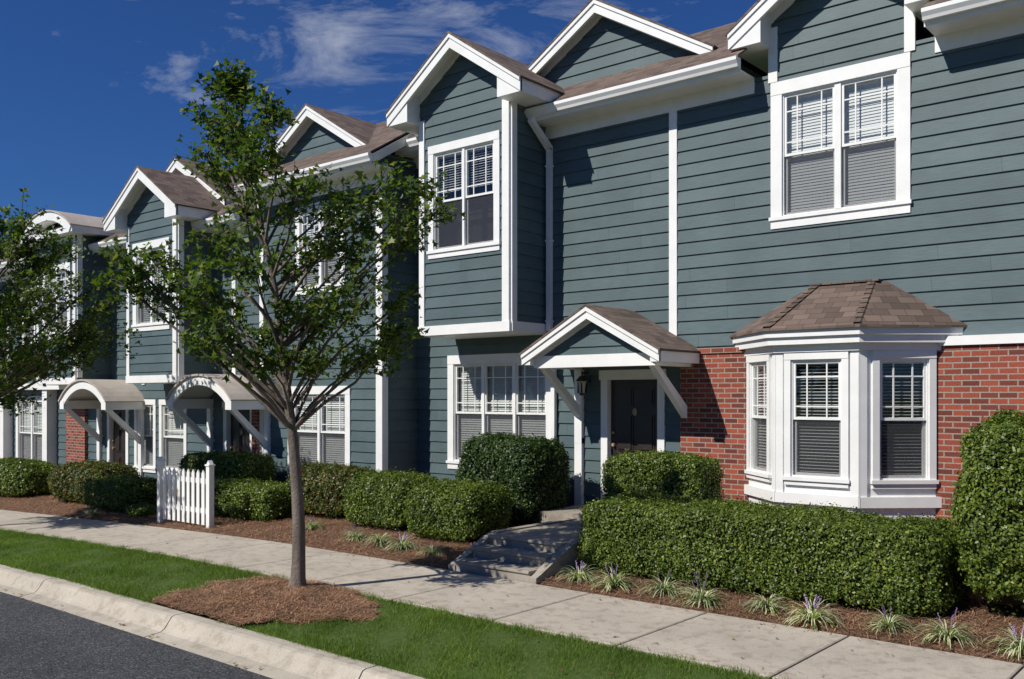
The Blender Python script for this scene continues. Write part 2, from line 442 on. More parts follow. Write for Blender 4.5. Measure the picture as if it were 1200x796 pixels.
eave(B, -6.22, -3.68, 0, 7.2, gutter=False)
eave(B, -3.68, 9.3, 0, 7.2)
gable(B, -9.26, 2.25, 7.74, 9.09, .2, 4.2, .45, 2.0, 7.6, board=.2)
gable(B, -4.96, 1.5, 7.62, 8.65, -.38, 4.0, 0, 1.0, 7.62, board=.22)
bx0, bx1, by, bz = -12.3, -10.16, -.98, 3.40
Fb = Fr(0, by)
hb = (-11.94, -10.50, 4.92, 6.66)
siding(B('siding'), Fb, bx0, bx1, bz+.16, 7.05, [hb])
window(B, Fb, *hb, nu=2, trim=.13, mull=.05, tilt=.5, blind=.42)
box(T, Fb, bx0, bx0+.13, 0, .042, bz+.16, 7.3); box(T, Fb, bx1-.15, bx1, 0, .042, bz+.16, 7.3)
box(T, Fb, bx0-.02, bx1+.02, -.0, .05, bz, bz+.17)
Fs = Fr(bx1, by, 0, 1)
siding(B('siding'), Fs, 0, .98, bz+.16, 7.3)
box(T, Fs, .0, .13, 0, .042, bz+.17, 7.3); box(T, Fs, 0, .98, 0, .05, bz, bz+.17)
Fl = Fr(bx0, 0, 0, -1)
siding(B('siding'), Fl, 0, .98, bz+.16, 7.3)
box(T, Fl, 0, .98, 0, .05, bz, bz+.17)
box(T, A, bx0, bx1, 0, .97, bz-.01, bz+.02)
gable(B, -11.23, 1.58, 7.46, 8.55, -1.32, 3.0, by, 1.07, 7.05, board=.22)
D = B('downspout', 'gutter')
box(D, A, -10.08, -9.99, .03, .11, 3.45, 6.62)
prism(D, SD, [(-.52, 7.08), (-.60, 7.06), (-.62, 6.98), (-.11, 6.58), (-.03, 6.62), (-.03, 6.66), (-.50, 7.0)], -10.08, -9.99)
box(D, A, -9.98, -9.90, .04, .11, .35, 3.45)
for z in (3.6, 5.0, 6.3): box(D, A, -10.10, -9.97, .025, .118, z, z+.03)
K = B('brick_wall', 'brick')
box(K, A, -7.42, -6.2, 0, .11, -.5, 2.96); box(K, A, -7.43, -6.2, 0, .135, 2.96, 3.04)
box(K, A, -3.75, XR, 0, .11, -.5, 2.96)
box(T, A, -3.6, XR, 0, .15, 2.96, 3.08)
box(B('foundation', 'concrete'), A, XL, -7.42, -.3, .03, -.6, .34)
# bay window
Wb = [( -6.39, 0), (-5.52, -.80), (-4.40, -.80), (-3.53, 0)]
for i in range(3):
    (xa, ya), (xb, yb) = Wb[i], Wb[i+1]
    L = math.hypot(xb-xa, yb-ya); F = Fr(xa, ya, (xb-xa)/L, (yb-ya)/L)
    w = .70 if i == 1 else .66
    c = L/2; h = (c-w/2, c+w/2, 1.22, 2.80)
    P = B('bay_wall', 'trim')
    flat(P, F, 0, L, .2, 3.0, 0, [h])
    window(B, F, *h, nu=1, trim=.09, n0=0, tilt=(.6, .22, .2)[i], depth=.3)
    box(P, F, -.02, .10, 0, .03, .95, 2.94); box(P, F, L-.10, L+.02, 0, .03, .95, 2.94)
    box(P, F, -.03, L+.03, 0, .05, .86, 1.0); box(P, F, -.03, L+.03, 0, .035, .3, .42)
def ring(off):
    return [(-6.39-off*1.1, 0.0), (-5.52-off*.42, -.80-off), (-4.40+off*.42, -.80-off), (-3.53+off*1.1, 0.0)]
P = B('bay_cornice', 'trim')
for off, z0, z1 in ((.06, 2.90, 3.0), (.15, 3.0, 3.10), (.19, 3.10, 3.20)):
    r = ring(off)
    P.face(*[(x, y, z1) for x, y in r]); P.face(*[(x, y, z0) for x, y in r[::-1]])
    for i in range(3): P.face((*r[i], z0), (*r[i+1], z0), (*r[i+1], z1), (*r[i], z1))
P = B('bay_roof', 'shingles'); r = ring(.23); tp = [(-5.38, -.02, 3.86), (-5.28, -.12, 3.86), (-4.42, -.12, 3.86), (-4.30, -.02, 3.86)]
for i in range(3): P.face((*r[i], 3.22), (*r[i+1], 3.22), tp[i+1], tp[i])
P.face(*tp)
for i in range(3): P.face((*r[i], 3.19), (*r[i+1], 3.19), (*r[i+1], 3.22), (*r[i], 3.22))
for i in (1, 2):   # hip caps
    a, b = Vector((*r[i], 3.235)), Vector(tp[i])+Vector((0, 0, .012))
    n = 9
    for k in range(n):
        p, q = a.lerp(b, k/n), a.lerp(b, (k+1)/n+.02); p.z += .018
        sdx = Vector((.10, 0, 0)); sdy = Vector((0, .10, -.05)); o = 1 if i == 2 else -1
        P.face(p-sdx*o, p, q, q-sdx*o); P.face(p, p+sdy+Vector((o*.05, 0, -.02)), q+sdy+Vector((o*.05, 0, -.02)), q)
for k in range(6):  # ridge caps of the bay roof
    x0 = -5.33+k*.16; box(P, A, x0, x0+.165, .02, .16, 3.865, 3.885+.004*(k % 2))
# door + portico
door(B, A, *h_door[:2], h_door[2], h_door[3])
pc, ph = -8.37, 1.28
gable(B, pc, ph, 2.98, 3.68, -1.28, 0, -1.12, 1.12, 2.95, board=.17)
T2 = B('portico_beams', 'trim')
box(T2, A, pc-1.14, pc+1.14, 1.0, 1.16, 2.76, 2.95)
box(T2, A, pc-1.14, pc-1.0, 0, 1.0, 2.76, 2.95); box(T2, A, pc+1.0, pc+1.14, 0, 1.0, 2.76, 2.95)
box(T2, A, pc-1.0, pc+1.0, 0, 1.0, 2.88, 2.90)
brackets(B, (pc-1.04, pc+1.02), 0, 1.1, 2.76, .75)
box(T2, A, pc-1.115, pc-.965, 0, .088, .3, 1.6); box(T2, A, pc+.945, pc+1.095, 0, .088, .3, 1.6)
B.finish()

# ================================================================== TOWNHOUSE 2a
def arch_portico(B, F, yw, c, half, ze, rise, pr=1.0):
    R = (half*half+rise*rise)/(2*rise); zc = ze+rise-R
    a0 = math.asin(half/R); N = 16
    arc = lambda r, ext=0: [(c+r*math.sin(-a0-ext+(2*a0+2*ext)*k/N), zc+r*math.cos(-a0-ext+(2*a0+2*ext)*k/N)) for k in range(N+1)]
    T = B('portico_arch', 'trim'); Cn = B('portico_roof', 'canopy')
    o, i = arc(R, .02), arc(R-.2)
    for k in range(N):
        prism(T, F, [o[k], o[k+1], i[k+1], i[k]], pr-.05, pr+.02)
        q = arc(R+.04, .03); q2 = arc(R, .03)
        prism(Cn, F, [q[k], q[k+1], q2[k+1], q2[k]], 0, pr+.06)
        prism(T, F, [arc(R-.001, .02)[k], arc(R-.001, .02)[k+1], arc(R-.03)[k+1], arc(R-.03)[k]], 0, pr-.05)
    box(T, F, c-half-.02, c-half+.2, 0, pr+.03, ze-.22, ze+.0); box(T, F, c+half-.2, c+half+.02, 0, pr+.03, ze-.22, ze+.0)
    brackets(B, (c-half+.12, c+half-.12), yw, pr, ze-.22, .8)
    box(T, F, c-half+.05, c-half+.19, 0, .088, -.5, ze-1.4); box(T, F, c+half-.19, c+half-.05, 0, .088, -.5, ze-1.4)

Y2 = -.92
F2 = Fr(0, Y2)
B = Bld('townhouse')
hw = (-16.15, -14.45, .82, 2.35); hu = (-15.9, -14.6, 4.55, 6.1)
siding(B('siding'), F2, -17.3, -13.4, -.1, 6.6, [hw, hu])
window(B, F2, *hw, nu=2, trim=.15, mull=.07); window(B, F2, *hu, nu=2, trim=.14)
Fsd = Fr(-13.4, Y2, 0, 1)
siding(B('siding'), Fsd, 0, 1.2, -.1, 6.9)
T = B('corner_trim', 'trim')
box(T, F2, -13.54, -13.4, 0, .04, -.1, 6.4); box(T, Fsd, -.04, .11, 0, .038, -.1, 6.75)
box(T, F2, -17.3, -17.16, 0, .04, -.1, 6.4)
eave(B, -17.4, -13.1, Y2, 6.78)
prism(T, SD, [(Y2-.5, 6.6), (Y2+2.3, 8.3), (Y2+2.3, 8.48), (Y2-.5, 6.78)], -13.12, -13.08)
gable(B, -15.95, 2.15, 7.1, 8.4, Y2+.2, 3.5, Y2+.45, 1.9, 7.05, board=.2)
box(B('foundation', 'concrete'), F2, -17.3, -13.4, -.3, .03, -1, -.06)
B.finish()

# ================================================================== TOWNHOUSE 2b
B = Bld('townhouse')
hd = (-18.55, -17.65, 0, 2.03); hd2 = (-23.95, -23.1, 0, 2.03)
hl = (-21.35, -20.35, .55, 2.1); hl2 = (-22.55, -21.75, .55, 2.1)
siding(B('siding'), F2, -24.4, -17.3, -.3, 6.05, [hd, hd2, hl, hl2])
window(B, F2, *hl, nu=1, trim=.12); window(B, F2, *hl2, nu=1, trim=.12)
T = B('corner_trim', 'trim')
for x in (-18.35, -24.4, -22.3): box(T, F2, x, x+.14, 0, .04, 2.6, 5.85)
eave(B, -19.1, -17.4, Y2, 6.22); eave(B, -21.3, -19.1, Y2, 6.22, gutter=False); eave(B, -24.4, -21.3, Y2, 6.22)
gable(B, -21.0, 2.1, 6.85, 8.1, Y2+.15, 3.5, Y2+.45, 1.85, 6.7, board=.2)
bx0, bx1, by, bz = -21.3, -19.1, Y2-.92, 2.62
Fb = Fr(0, by); hb = (-20.85, -19.55, 3.98, 5.7)
siding(B('siding'), Fb, bx0, bx1, bz+.16, 6.1, [hb]); window(B, Fb, *hb, nu=2, trim=.16, tilt=1.0)
box(T, Fb, bx0, bx0+.13, 0, .042, bz+.16, 6.3); box(T, Fb, bx1-.15, bx1, 0, .042, bz+.16, 6.3)
box(T, Fb, bx0-.02, bx1+.02, 0, .05, bz, bz+.17)
Fs = Fr(bx1, by, 0, 1)
siding(B('siding'), Fs, 0, .92, bz+.16, 6.3); box(T, Fs, 0, .13, 0, .042, bz+.17, 6.3); box(T, Fs, 0, .92, 0, .05, bz, bz+.17)
Fl = Fr(bx0, Y2, 0, -1); siding(B('siding'), Fl, 0, .92, bz, 6.3)
box(T, F2, bx0, bx1, 0, .91, bz-.01, bz+.02)
gable(B, -20.2, 1.6, 6.45, 7.5, by-.32, 2.5, by, 1.1, 6.1, board=.22)
door(B, F2, *hd); door(B, F2, *hd2)
arch_portico(B, F2, Y2, -18.1, 1.22, 2.25, .5); arch_portico(B, F2, Y2, -23.4, 1.2, 2.2, .5)
box(B('brick_wall', 'brick'), F2, -17.5, -17.3, 0, .1, -.5, 2.1)
box(B('foundation', 'concrete'), F2, -24.4, -17.3, -.3, .03, -1, -.26)
B.finish()

# ================================================================== TOWNHOUSE 3
B = Bld('townhouse')
hA = (-29.6, -27.8, .3, 2.15); hB = (-31.9, -30.5, .3, 2.15); hC = (-29.2, -27.8, 3.9, 5.4)
siding(B('siding'), F2, -36, -24.4, -.6, 6.05, [hA, hB, hC])
window(B, F2, *hA, nu=2, trim=.15); window(B, F2, *hB, nu=2, trim=.15); window(B, F2, *hC, nu=2, trim=.14)
T = B('corner_trim', 'trim')
box(T, F2, -27.35, -27.05, 0, .3, -.6, 2.5); box(T, F2, -30.3, -30.0, 0, .3, -.6, 2.5); box(T, F2, -36, -24.4, 0, .35, 2.5, 2.68)
for x in (-26.8, -30.4, -24.5): box(T, F2, x, x+.14, 0, .04, 2.7, 5.85)
box(B('brick_wall', 'brick'), F2, -26.3, -25.2, 0, .1, -.6, 2.2)
eave(B, -36, -26.3, Y2, 6.25); eave(B, -26.3, -23.9, Y2, 6.25, gutter=False)
bx0, bx1, by, bz = -26.2, -23.95, Y2-.9, 2.62
Fb = Fr(0, by); hb = (-25.7, -24.4, 3.98, 5.6)
siding(B('siding'), Fb, bx0, bx1, bz+.16, 6.75, [hb]); window(B, Fb, *hb, nu=2, trim=.16)
box(T, Fb, bx0, bx0+.13, 0, .042, bz+.16, 6.6); box(T, Fb, bx1-.15, bx1, 0, .042, bz+.16, 6.6)
box(T, Fb, bx0-.02, bx1+.02, 0, .05, bz, bz+.17); box(T, Fb, bx0, bx1, 0, .045, 6.28, 6.42)
Fs = Fr(bx1, by, 0, 1); siding(B('siding'), Fs, 0, .92, bz, 6.6); box(T, Fs, 0, .13, 0, .042, bz+.17, 6.6)
Fl = Fr(bx0, Y2, 0, -1); siding(B('siding'), Fl, 0, .9, bz, 6.6)
box(T, F2, bx0, bx1, 0, .89, bz-.01, bz+.02)
half, rise, ze, c = 1.5, .5, 6.6, -25.07
R = (half*half+rise*rise)/(2*rise); zc = ze+rise-R; a0 = math.asin(half/R); N = 16
pt = lambda r, k: (c+r*math.sin(-a0+2*a0*k/N), zc+r*math.cos(-a0+2*a0*k/N))
for k in range(N):
    prism(T, Fb, [pt(R, k), pt(R, k+1), pt(R-.22, k+1), pt(R-.22, k)], -.0, .33)
    prism(B('arched_roof', 'canopy'), Fb, [pt(R+.04, k), pt(R+.04, k+1), pt(R, k+1), pt(R, k)], -3.2, .36)
prism(T, Fb, [(c-half, 6.45), (c+half, 6.45), (c+half, 6.6), (c-half, 6.6)], -3, .3)
box(B('foundation', 'concrete'), F2, -36, -24.4, -.3, .03, -1.5, -.5)
Fe = Fr(-36, 6, 0, -1); siding(B('siding'), Fe, 0, 6.9, -.6, 6.1)
B.finish()

# ================================================================== GROUND
def g(x):
    t = max(0.0, -x-11.5)
    return -.035*t*(t/(t+3)) if t < 26 else -.035*26*(26/29)
gv = np.vectorize(g)
XS = [-1500, -600, -200, -100, -60] + list(range(-45, 12)) + [20, 60, 200, 600, 1500]
def strips(name, mat, prof, xs=XS, parent=None, uv=False):
    P = Part(name, M[mat])
    for a, b in zip(xs, xs[1:]):
        for (y0, z0), (y1, z1) in zip(prof, prof[1:]):
            P.face((a, y0, g(a)+z0), (b, y0, g(b)+z0), (b, y1, g(b)+z1), (a, y1, g(a)+z1))
    return P.build(parent, uv=uv)
strips('ground', 'ground', [(-1500, -.24), (-60, -.24), (-16.3, -.24), (-8, -.24), (8, -.1), (60, -.1), (1500, -.1)])
XR_ = [-200, -100, -60] + list(range(-45, 12)) + [20, 60, 200]
strips('road', 'asphalt', [(-15.6, -.15), (-12, -.10), (-8.09, -.145)], XR_)
strips('grass_verge', 'turf', [(-7.66, .0), (-7.3, .02), (-6.2, .02), (-5.82, .0)], XR_)
bedprof = lambda y: .03+.085*(y+4.1)
strips('mulch_bed', 'soil', [(-4.12, -.02), (-4.0, .035), (-3, bedprof(-3)), (0, bedprof(0))], XR_)
def kerb(ys, sgn):
    P = Part('kerb', M['curb'])
    prof = [(-.02, -.2), (0, .02), (.13, .022), (.17, .01), (.25, -.10), (.29, -.125), (.47, -.142), (.47, -.25)]
    x = -60.0
    while x < 20:
        a, b = x+.008, x+2.992
        sub = [a, (a+b)/2, b]
        for p, q in zip(sub, sub[1:]):
            for (d0, z0), (d1, z1) in zip(prof, prof[1:]):
                P.face((p, ys-sgn*d0, g(p)+z0), (q, ys-sgn*d0, g(q)+z0), (q, ys-sgn*d1, g(q)+z1), (p, ys-sgn*d1, g(p)+z1))
        for e in (a, b):
            P.face(*[(e, ys-sgn*d, g(e)+z) for d, z in prof])
        x += 3.0
    return P.build(None, uv=False)
kerb(-7.64, 1); kerb(-16.05, -1)
strips('grass_verge', 'turf', [(-30, -.1), (-16.04, .0)], XR_)
P = Part('sidewalk', M['walk'])
x = -60.3
while x < 15:
    a, b = x+.011, x+1.5-.011
    y0, y1, bv = -5.82, -4.11, .012
    top = [(a+bv, y0+bv), (b-bv, y0+bv), (b-bv, y1-bv), (a+bv, y1-bv)]
    bot = [(a, y0), (b, y0), (b, y1), (a, y1)]
    P.face(*[(px, py, g(px)+.03) for px, py in top])
    for i in range(4):
        j = (i+1) % 4
        P.face((*bot[i], g(bot[i][0])+.022), (*bot[j], g(bot[j][0])+.022), (*top[j], g(top[j][0])+.03), (*top[i], g(top[i][0])+.03))
        P.face((*bot[i], g(bot[i][0])-.1), (*bot[j], g(bot[j][0])-.1), (*bot[j], g(bot[j][0])+.022), (*bot[i], g(bot[i][0])+.022))
    x += 1.5
P.build(None, uv=False)
strips('sidewalk_base', 'gap', [(-5.815, .004), (-4.115, .004)], XR_)
def steps(x0, x1, zt, yland, nst, zb):
    P = Part('entry_steps', M['concrete'])
    rise = (zt-zb)/nst
    for i in range(nst):
        yf = -4.1+.02+i*.33
        ye = yf+.33 if i < nst-1 else yland
        prism(P, SD, [(yf, zb-.2), (yf+.012, zb+rise*(i+1)-.05), (yf-.012, zb+rise*(i+1)-.03), (yf-.012, zb+rise*(i+1)-.008), (yf, zb+rise*(i+1)), (ye, zb+rise*(i+1)), (ye, zb-.2)], x0+.12, x1-.12)
    for xa in (x0, x1-.12):
        prism(P, SD, [(-4.09, zb-.2), (-4.09, zb+.06), (-3.98, zb+.10), (-3.4, zt-.03), (-3.2, zt+.02), (yland, zt+.02), (yland, zb-.2)], xa, xa+.12)
    return P.build(None, uv=False)
steps(-8.6, -7.12, .42, -1.39, 3, .03)
P = Part('porch_slab', M['concrete']); box(P, F0, -9.2, -7.3, .02, 1.4, 0, .50); P.build(None, uv=False)
steps(-27.2, -25.9, g(-26.5)+.4, -.9, 2, g(-26.5)+.03)

# ------------------------------------------------------------------ fast leaf meshes
def leaf_mesh(name, P, Nn, L, W, mat, parent=None, tmpl=None, fold=0.0):
    n = len(P)
    Nn = Nn/np.linalg.norm(Nn, axis=1, keepdims=True)
    r = rng.normal(size=(n, 3)); t = r-(r*Nn).sum(1, keepdims=True)*Nn
    t /= np.linalg.norm(t, axis=1, keepdims=True)+1e-9
    b = np.cross(Nn, t)
    if tmpl is None: tmpl = np.array([(-.5, 0), (0, -.5), (.5, 0), (0, .5)])
    k = len(tmpl)
    V = np.zeros((n, k, 3))
    for i, (a, c) in enumerate(tmpl):
        V[:, i] = P+t*(a*L)[:, None]+b*(c*W)[:, None]+Nn*(fold*abs(c)*W)[:, None]
    return raw_mesh(name, V.reshape(-1, 3), n, k, mat, parent)
def raw_mesh(name, V, n, k, mat, parent=None):
    me = bpy.data.meshes.new(name)
    me.vertices.add(n*k); me.vertices.foreach_set('co', V.astype(np.float32).ravel())
    me.loops.add(n*k); me.loops.foreach_set('vertex_index', np.arange(n*k, dtype=np.int32))
    me.polygons.add(n); me.polygons.foreach_set('loop_start', np.arange(0, n*k, k, dtype=np.int32))
    me.update(calc_edges=True)
    me.materials.append(M[mat])
    ob = bpy.data.objects.new(name, me); COL.objects.link(ob)
    if parent: ob.parent = parent
    return ob

def lump(p, ph):
    return (np.sin(p[:, 0]*5.1+ph)+np.sin(p[:, 1]*6.3+1.7*ph)+np.sin(p[:, 2]*7.7+p[:, 0]*3.1+ph)+.8*np.sin(p[:, 0]*15+p[:, 2]*11+ph)+.8*np.sin(p[:, 1]*15-p[:, 2]*13+ph)+.6*np.sin(p[:, 0]*27-p[:, 2]*23+p[:, 1]*19))*.2
def hedge(name, x0, x1, y0, y1, z1, z0=None, k=7, leaf=.032, cover=2.0, mat='hedgeleaf', amp=.065):
    cx, cy = (x0+x1)/2, (y0+y1)/2
    if z0 is None: z0 = g(cx)+bedprof(cy)-.02
    hx, hy, hz = (x1-x0)/2, (y1-y0)/2, (z1-z0)/2
    c = np.array((cx, cy, z0+hz)); H = np.array((hx, hy, hz)); ph = rng.uniform(0, 6)
    root = empty(name)
    def surf(q, sc=1.0):
        r = (np.abs(q)**k).sum(1)**(1/k); s = q/r[:, None]
        nn = np.sign(s)*np.abs(s)**(k-1)/H; nn /= np.linalg.norm(nn, axis=1, keepdims=True)
        p = s*H*sc
        p = p+nn*(lump(p, ph)*amp)[:, None]
        return p+c, nn
    area = 2*(2*hx*2*hz+2*hy*2*hz)+4*hx*hy
    n = int(area*cover/(leaf*leaf*.5*.7))
    A6 = np.array([hy*hz, hy*hz, hx*hz, hx*hz*.5, hx*hy, hx*hy*.05]); f = rng.choice(6, n, p=A6/A6.sum())
    q = rng.uniform(-1, 1, (n, 3)); ax = np.array([0, 0, 1, 1, 2, 2])[f]; sg = np.array([1, -1, -1, 1, 1, -1])[f]
    q[np.arange(n), ax] = sg
    p, nn = surf(q)
    p += nn*(rng.normal(0, .02, n)-np.abs(rng.normal(0, .035, n))+(rng.random(n) > .95)*rng.uniform(0, .07, n))[:, None]
    nn = nn+rng.normal(0, .6, (n, 3))+np.array((0, 0, .3))
    L = leaf*rng.uniform(.65, 1.4, n)
    leaf_mesh('leaves', p, nn, L, L*.62, mat, root, fold=.25)
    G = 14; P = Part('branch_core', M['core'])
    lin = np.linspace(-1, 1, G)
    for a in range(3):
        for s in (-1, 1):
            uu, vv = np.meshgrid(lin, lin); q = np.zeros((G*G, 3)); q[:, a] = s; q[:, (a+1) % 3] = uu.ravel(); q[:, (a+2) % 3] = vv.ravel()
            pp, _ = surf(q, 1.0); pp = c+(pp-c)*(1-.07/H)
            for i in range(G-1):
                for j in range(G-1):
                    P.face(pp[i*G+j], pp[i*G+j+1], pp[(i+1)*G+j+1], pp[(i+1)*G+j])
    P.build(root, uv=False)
    return root

hedge('hedge', -7.08, -2.7, -3.45, -2.1, .98, leaf=.032, k=8, amp=.08)
hedge('holly_shrub', -2.72, -1.1, -3.2, -1.6, 2.12, k=3.0, leaf=.036, amp=.15)
hedge('boxwood_shrub', -7.95, -6.3, -1.6, -.75, 1.46, k=6, leaf=.034)
hedge('dark_shrub', -10.8, -9.15, -1.75, -.5, 1.62, k=4.5, leaf=.04, mat='darkleaf', amp=.1)
hedge('boxwood_shrub', -10.65, -9.2, -3.05, -1.95, .95, k=4.5, leaf=.034, amp=.08)
hedge('boxwood_shrub', -12.3, -10.75, -2.9, -1.8, 1.0, k=4.5, leaf=.036, amp=.08)
hedge('nandina_shrub', -14.3, -12.5, -2.6, -1.5, 1.02, k=4, leaf=.04, mat='redleaf', amp=.13)
hedge('boxwood_shrub', -18.6, -16.2, -2.2, -1.2, 1.1, k=5, leaf=.045)
hedge('boxwood_shrub', -15.1, -13.9, -3.2, -2.2, .68, k=5, leaf=.04)
hedge('boxwood_shrub', -16.9, -15.2, -3.1, -2.1, .66, k=5, leaf=.042)
hedge('boxwood_shrub', -20.3, -18.2, -3.5, -2.5, .55, k=4.5, leaf=.045)
hedge('dark_shrub', -22.8, -20.2, -3.2, -1.9, .72, k=4, leaf=.05, mat='redleaf', amp=.1)
hedge('boxwood_shrub', -27.5, -24.2, -3.2, -1.9, .62, k=4, leaf=.055)
hedge('boxwood_shrub', -17.9, -17.3, -3.7, -3.2, .15, k=3, leaf=.04)

# ------------------------------------------------------------------ grass blades
RX, RY, RA, RB = -8.82, -6.75, 1.32, 1.02
def rscale(x, y):
    a = np.arctan2((y-RY)/RB, (x-RX)/RA)
    return 1+.09*np.sin(a*3+1)+.06*np.sin(a*5+.5)+.05*np.sin(a*11)+.03*np.sin(a*23)
def in_ring(x, y): return np.sqrt(((x-RX)/RA)**2+((y-RY)/RB)**2) < rscale(x, y)
n = 290000
x = -1-27*rng.random(n)**1.25; y = rng.uniform(-7.68, -5.79, n)
keep = ~in_ring(x, y) | (rng.random(n) < .03); x, y = x[keep], y[keep]; n = len(x)
h = rng.uniform(.03, .065, n)*(1+.3*np.sin(x*3.1)*np.sin(y*4.3)+.2*np.sin(x*11+y*7)); w = rng.uniform(.004, .009, n)
z = gv(x)+.0; th = rng.uniform(0, 6.28, n); dx, dy = np.cos(th), np.sin(th); ln = rng.normal(0, .5, (n, 2))*h[:, None]
V = np.zeros((n, 3, 3))
V[:, 0] = np.c_[x-dx*w/2, y-dy*w/2, z]; V[:, 1] = np.c_[x+dx*w/2, y+dy*w/2, z]; V[:, 2] = np.c_[x+ln[:, 0], y+ln[:, 1], z+h]
raw_mesh('lawn_grass', V.reshape(-1, 3), n, 3, 'blade')

# ------------------------------------------------------------------ mulch ring round the tree + straw
def ringz(x, y):
    r = np.sqrt(((x-RX)/RA)**2+((y-RY)/RB)**2)
    return .012+.055*np.clip(1.1-r, 0, 1)+.008*np.sin(x*7+y*5)
P = Part('tree_mulch_ring', M['soil'])
nx, ny = 64, 38
gx = np.linspace(-10.4, -7.2, nx); gy = np.linspace(-7.63, -5.84, ny)
for i in range(nx-1):
    for j in range(ny-1):
        if in_ring((gx[i]+gx[i+1])/2, (gy[j]+gy[j+1])/2):
            P.face(*[(a, b, float(g(a)+.014+ringz(a, b)+.006*math.sin(a*40+b*31))) for a, b in ((gx[i], gy[j]), (gx[i+1], gy[j]), (gx[i+1], gy[j+1]), (gx[i], gy[j+1]))])
P.build(None, uv=False)
def straw(n, x, y, z):
    L = rng.uniform(.04, .13, n); w = rng.uniform(.003, .006, n)
    th = rng.uniform(0, 6.28, n); el = rng.normal(0, .22, n)
    d = np.c_[np.cos(th)*np.cos(el), np.sin(th)*np.cos(el), np.sin(el)]*L[:, None]/2
    s = np.c_[-np.sin(th), np.cos(th), np.zeros(n)]*w[:, None]/2
    c = np.c_[x, y, z]
    V = np.stack([c-d-s, c+d-s, c+d+s, c-d+s], 1)
    return V.reshape(-1, 3)
n = 100000
x = .5-29*rng.random(n)**1.4; y = rng.uniform(-4.08, -1.4, n)
kp = ~((x > -8.63) & (x < -7.1)); x, y = x[kp], y[kp]; n1 = len(x)
V1 = straw(n1, x, y, gv(x)+np.where(y < -4.0, .02, .03+.085*(y+4.1))+rng.uniform(.005, .035, n1))
x = rng.uniform(-10.6, -7.1, 26000); y = rng.uniform(-7.62, -5.76, 26000); kp = in_ring(x+rng.normal(0, .05, 26000), y+rng.normal(0, .04, 26000)); x, y = x[kp], y[kp]; n2 = len(x)
V2 = straw(n2, x, y, gv(x)+.014+ringz(x, y)+rng.uniform(.003, .025, n2))
n3 = 420; x = rng.uniform(-14, -2, n3); y = np.where(rng.random(n3) < .6, -4.12-np.abs(rng.normal(0, .10, n3)), -5.8+np.abs(rng.normal(0, .12, n3)))
V3 = straw(n3, x, y, gv(x)+.036)
raw_mesh('pine_straw_mulch', np.concatenate([V1, V2, V3]), n1+n2+n3, 4, 'straw')
# a few fallen leaves
n = 130; x = rng.uniform(-15, -2.5, n); lane = rng.random(n)
y = np.where(lane < .45, rng.uniform(-5.8, -4.15, n), np.where(lane < .75, -8.0-np.abs(rng.normal(0, .12, n)), rng.uniform(-7.5, -5.9, n)))
z = gv(x)+np.where(lane < .45, .036, np.where(lane < .75, -.128, .06))
LEAF = np.array([(-.5, 0), (-.25, -.12), (-.28, -.5), (.05, -.22), (.5, 0), (.05, .22), (-.28, .5), (-.25, .12)])
leaf_mesh('fallen_leaves', np.c_[x, y, z+.004], rng.normal(0, .15, (n, 3))+np.array((0, 0, 1)), rng.uniform(.03, .06, n), rng.uniform(.03, .055, n), 'dry', None, LEAF, .2)

# ------------------------------------------------------------------ liriope
def liriope_mesh(seed):
    r = random.Random(seed); P = Part('blades', M['liri']); Q = Part('flower_spikes', M['flower'])
    for i in range(130):
        a = r.uniform(0, 6.28); L = r.uniform(.24, .42); up = r.uniform(.5, 1.35); w = r.uniform(.006, .010)
        c, s = math.cos(a), math.sin(a); pts = []; x = r.uniform(0, .03); z = 0; el = up
        for k in range(6):
            pts.append((x, z)); x += L/5*math.cos(el); z += L/5*math.sin(el); el -= .42
        for k in range(5):
            w0, w1 = w*(1-k/6), w*(1-(k+1)/6) if k < 4 else .001
            (xa, za), (xb, zb) = pts[k], pts[k+1]; za, zb = max(za, .005), max(zb, .005)
            P.face((xa*c+s*w0, xa*s-c*w0, za), (xb*c+s*w1, xb*s-c*w1, zb), (xb*c-s*w1, xb*s+c*w1, zb), (xa*c-s*w0, xa*s+c*w0, za))
    for i in range(r.randint(2, 5)):
        a = r.uniform(0, 6.28); t = r.uniform(.1, .5); H = r.uniform(.22, .31)
        for k in range(20):
            f = .55+.45*k/20; hh = H*f; px, py = math.cos(a)*t*hh+r.uniform(-.006, .006), math.sin(a)*t*hh+r.uniform(-.006, .006); s = .0055
            Q.face((px-s, py, hh), (px, py-s, hh-s*.5), (px+s, py, hh+s*.3), (px, py+s, hh+s))
            Q.face((px, py, hh-s), (px+s, py, hh), (px, py, hh+s), (px-s, py+s*.4, hh))
    return P, Q
lm = []
for sd in range(5):
    P, Q = liriope_mesh(sd)
    for T_ in (P, Q):
        me = bpy.data.meshes.new(T_.name); me.from_pydata(T_.v, [], T_.f); me.update(); me.materials.append(T_.mat); lm.append(me)
spots = [(-6.75, -3.72, .95), (-6.2, -3.78, 1.1), (-5.55, -3.72, 1), (-5.0, -3.85, 1.1), (-4.3, -3.75, .95), (-3.75, -3.9, 1.1), (-3.05, -3.75, .9), (-2.5, -3.8, 1.0),
         (-11.2, -3.45, .9), (-10.6, -3.5, 1), (-10.05, -3.55, 1), (-12.6, -3.2, .9), (-9.4, -3.6, .8), (-15.8, -3.5, .8), (-19, -3.8, .8), (-1.9, -3.8, 1)]
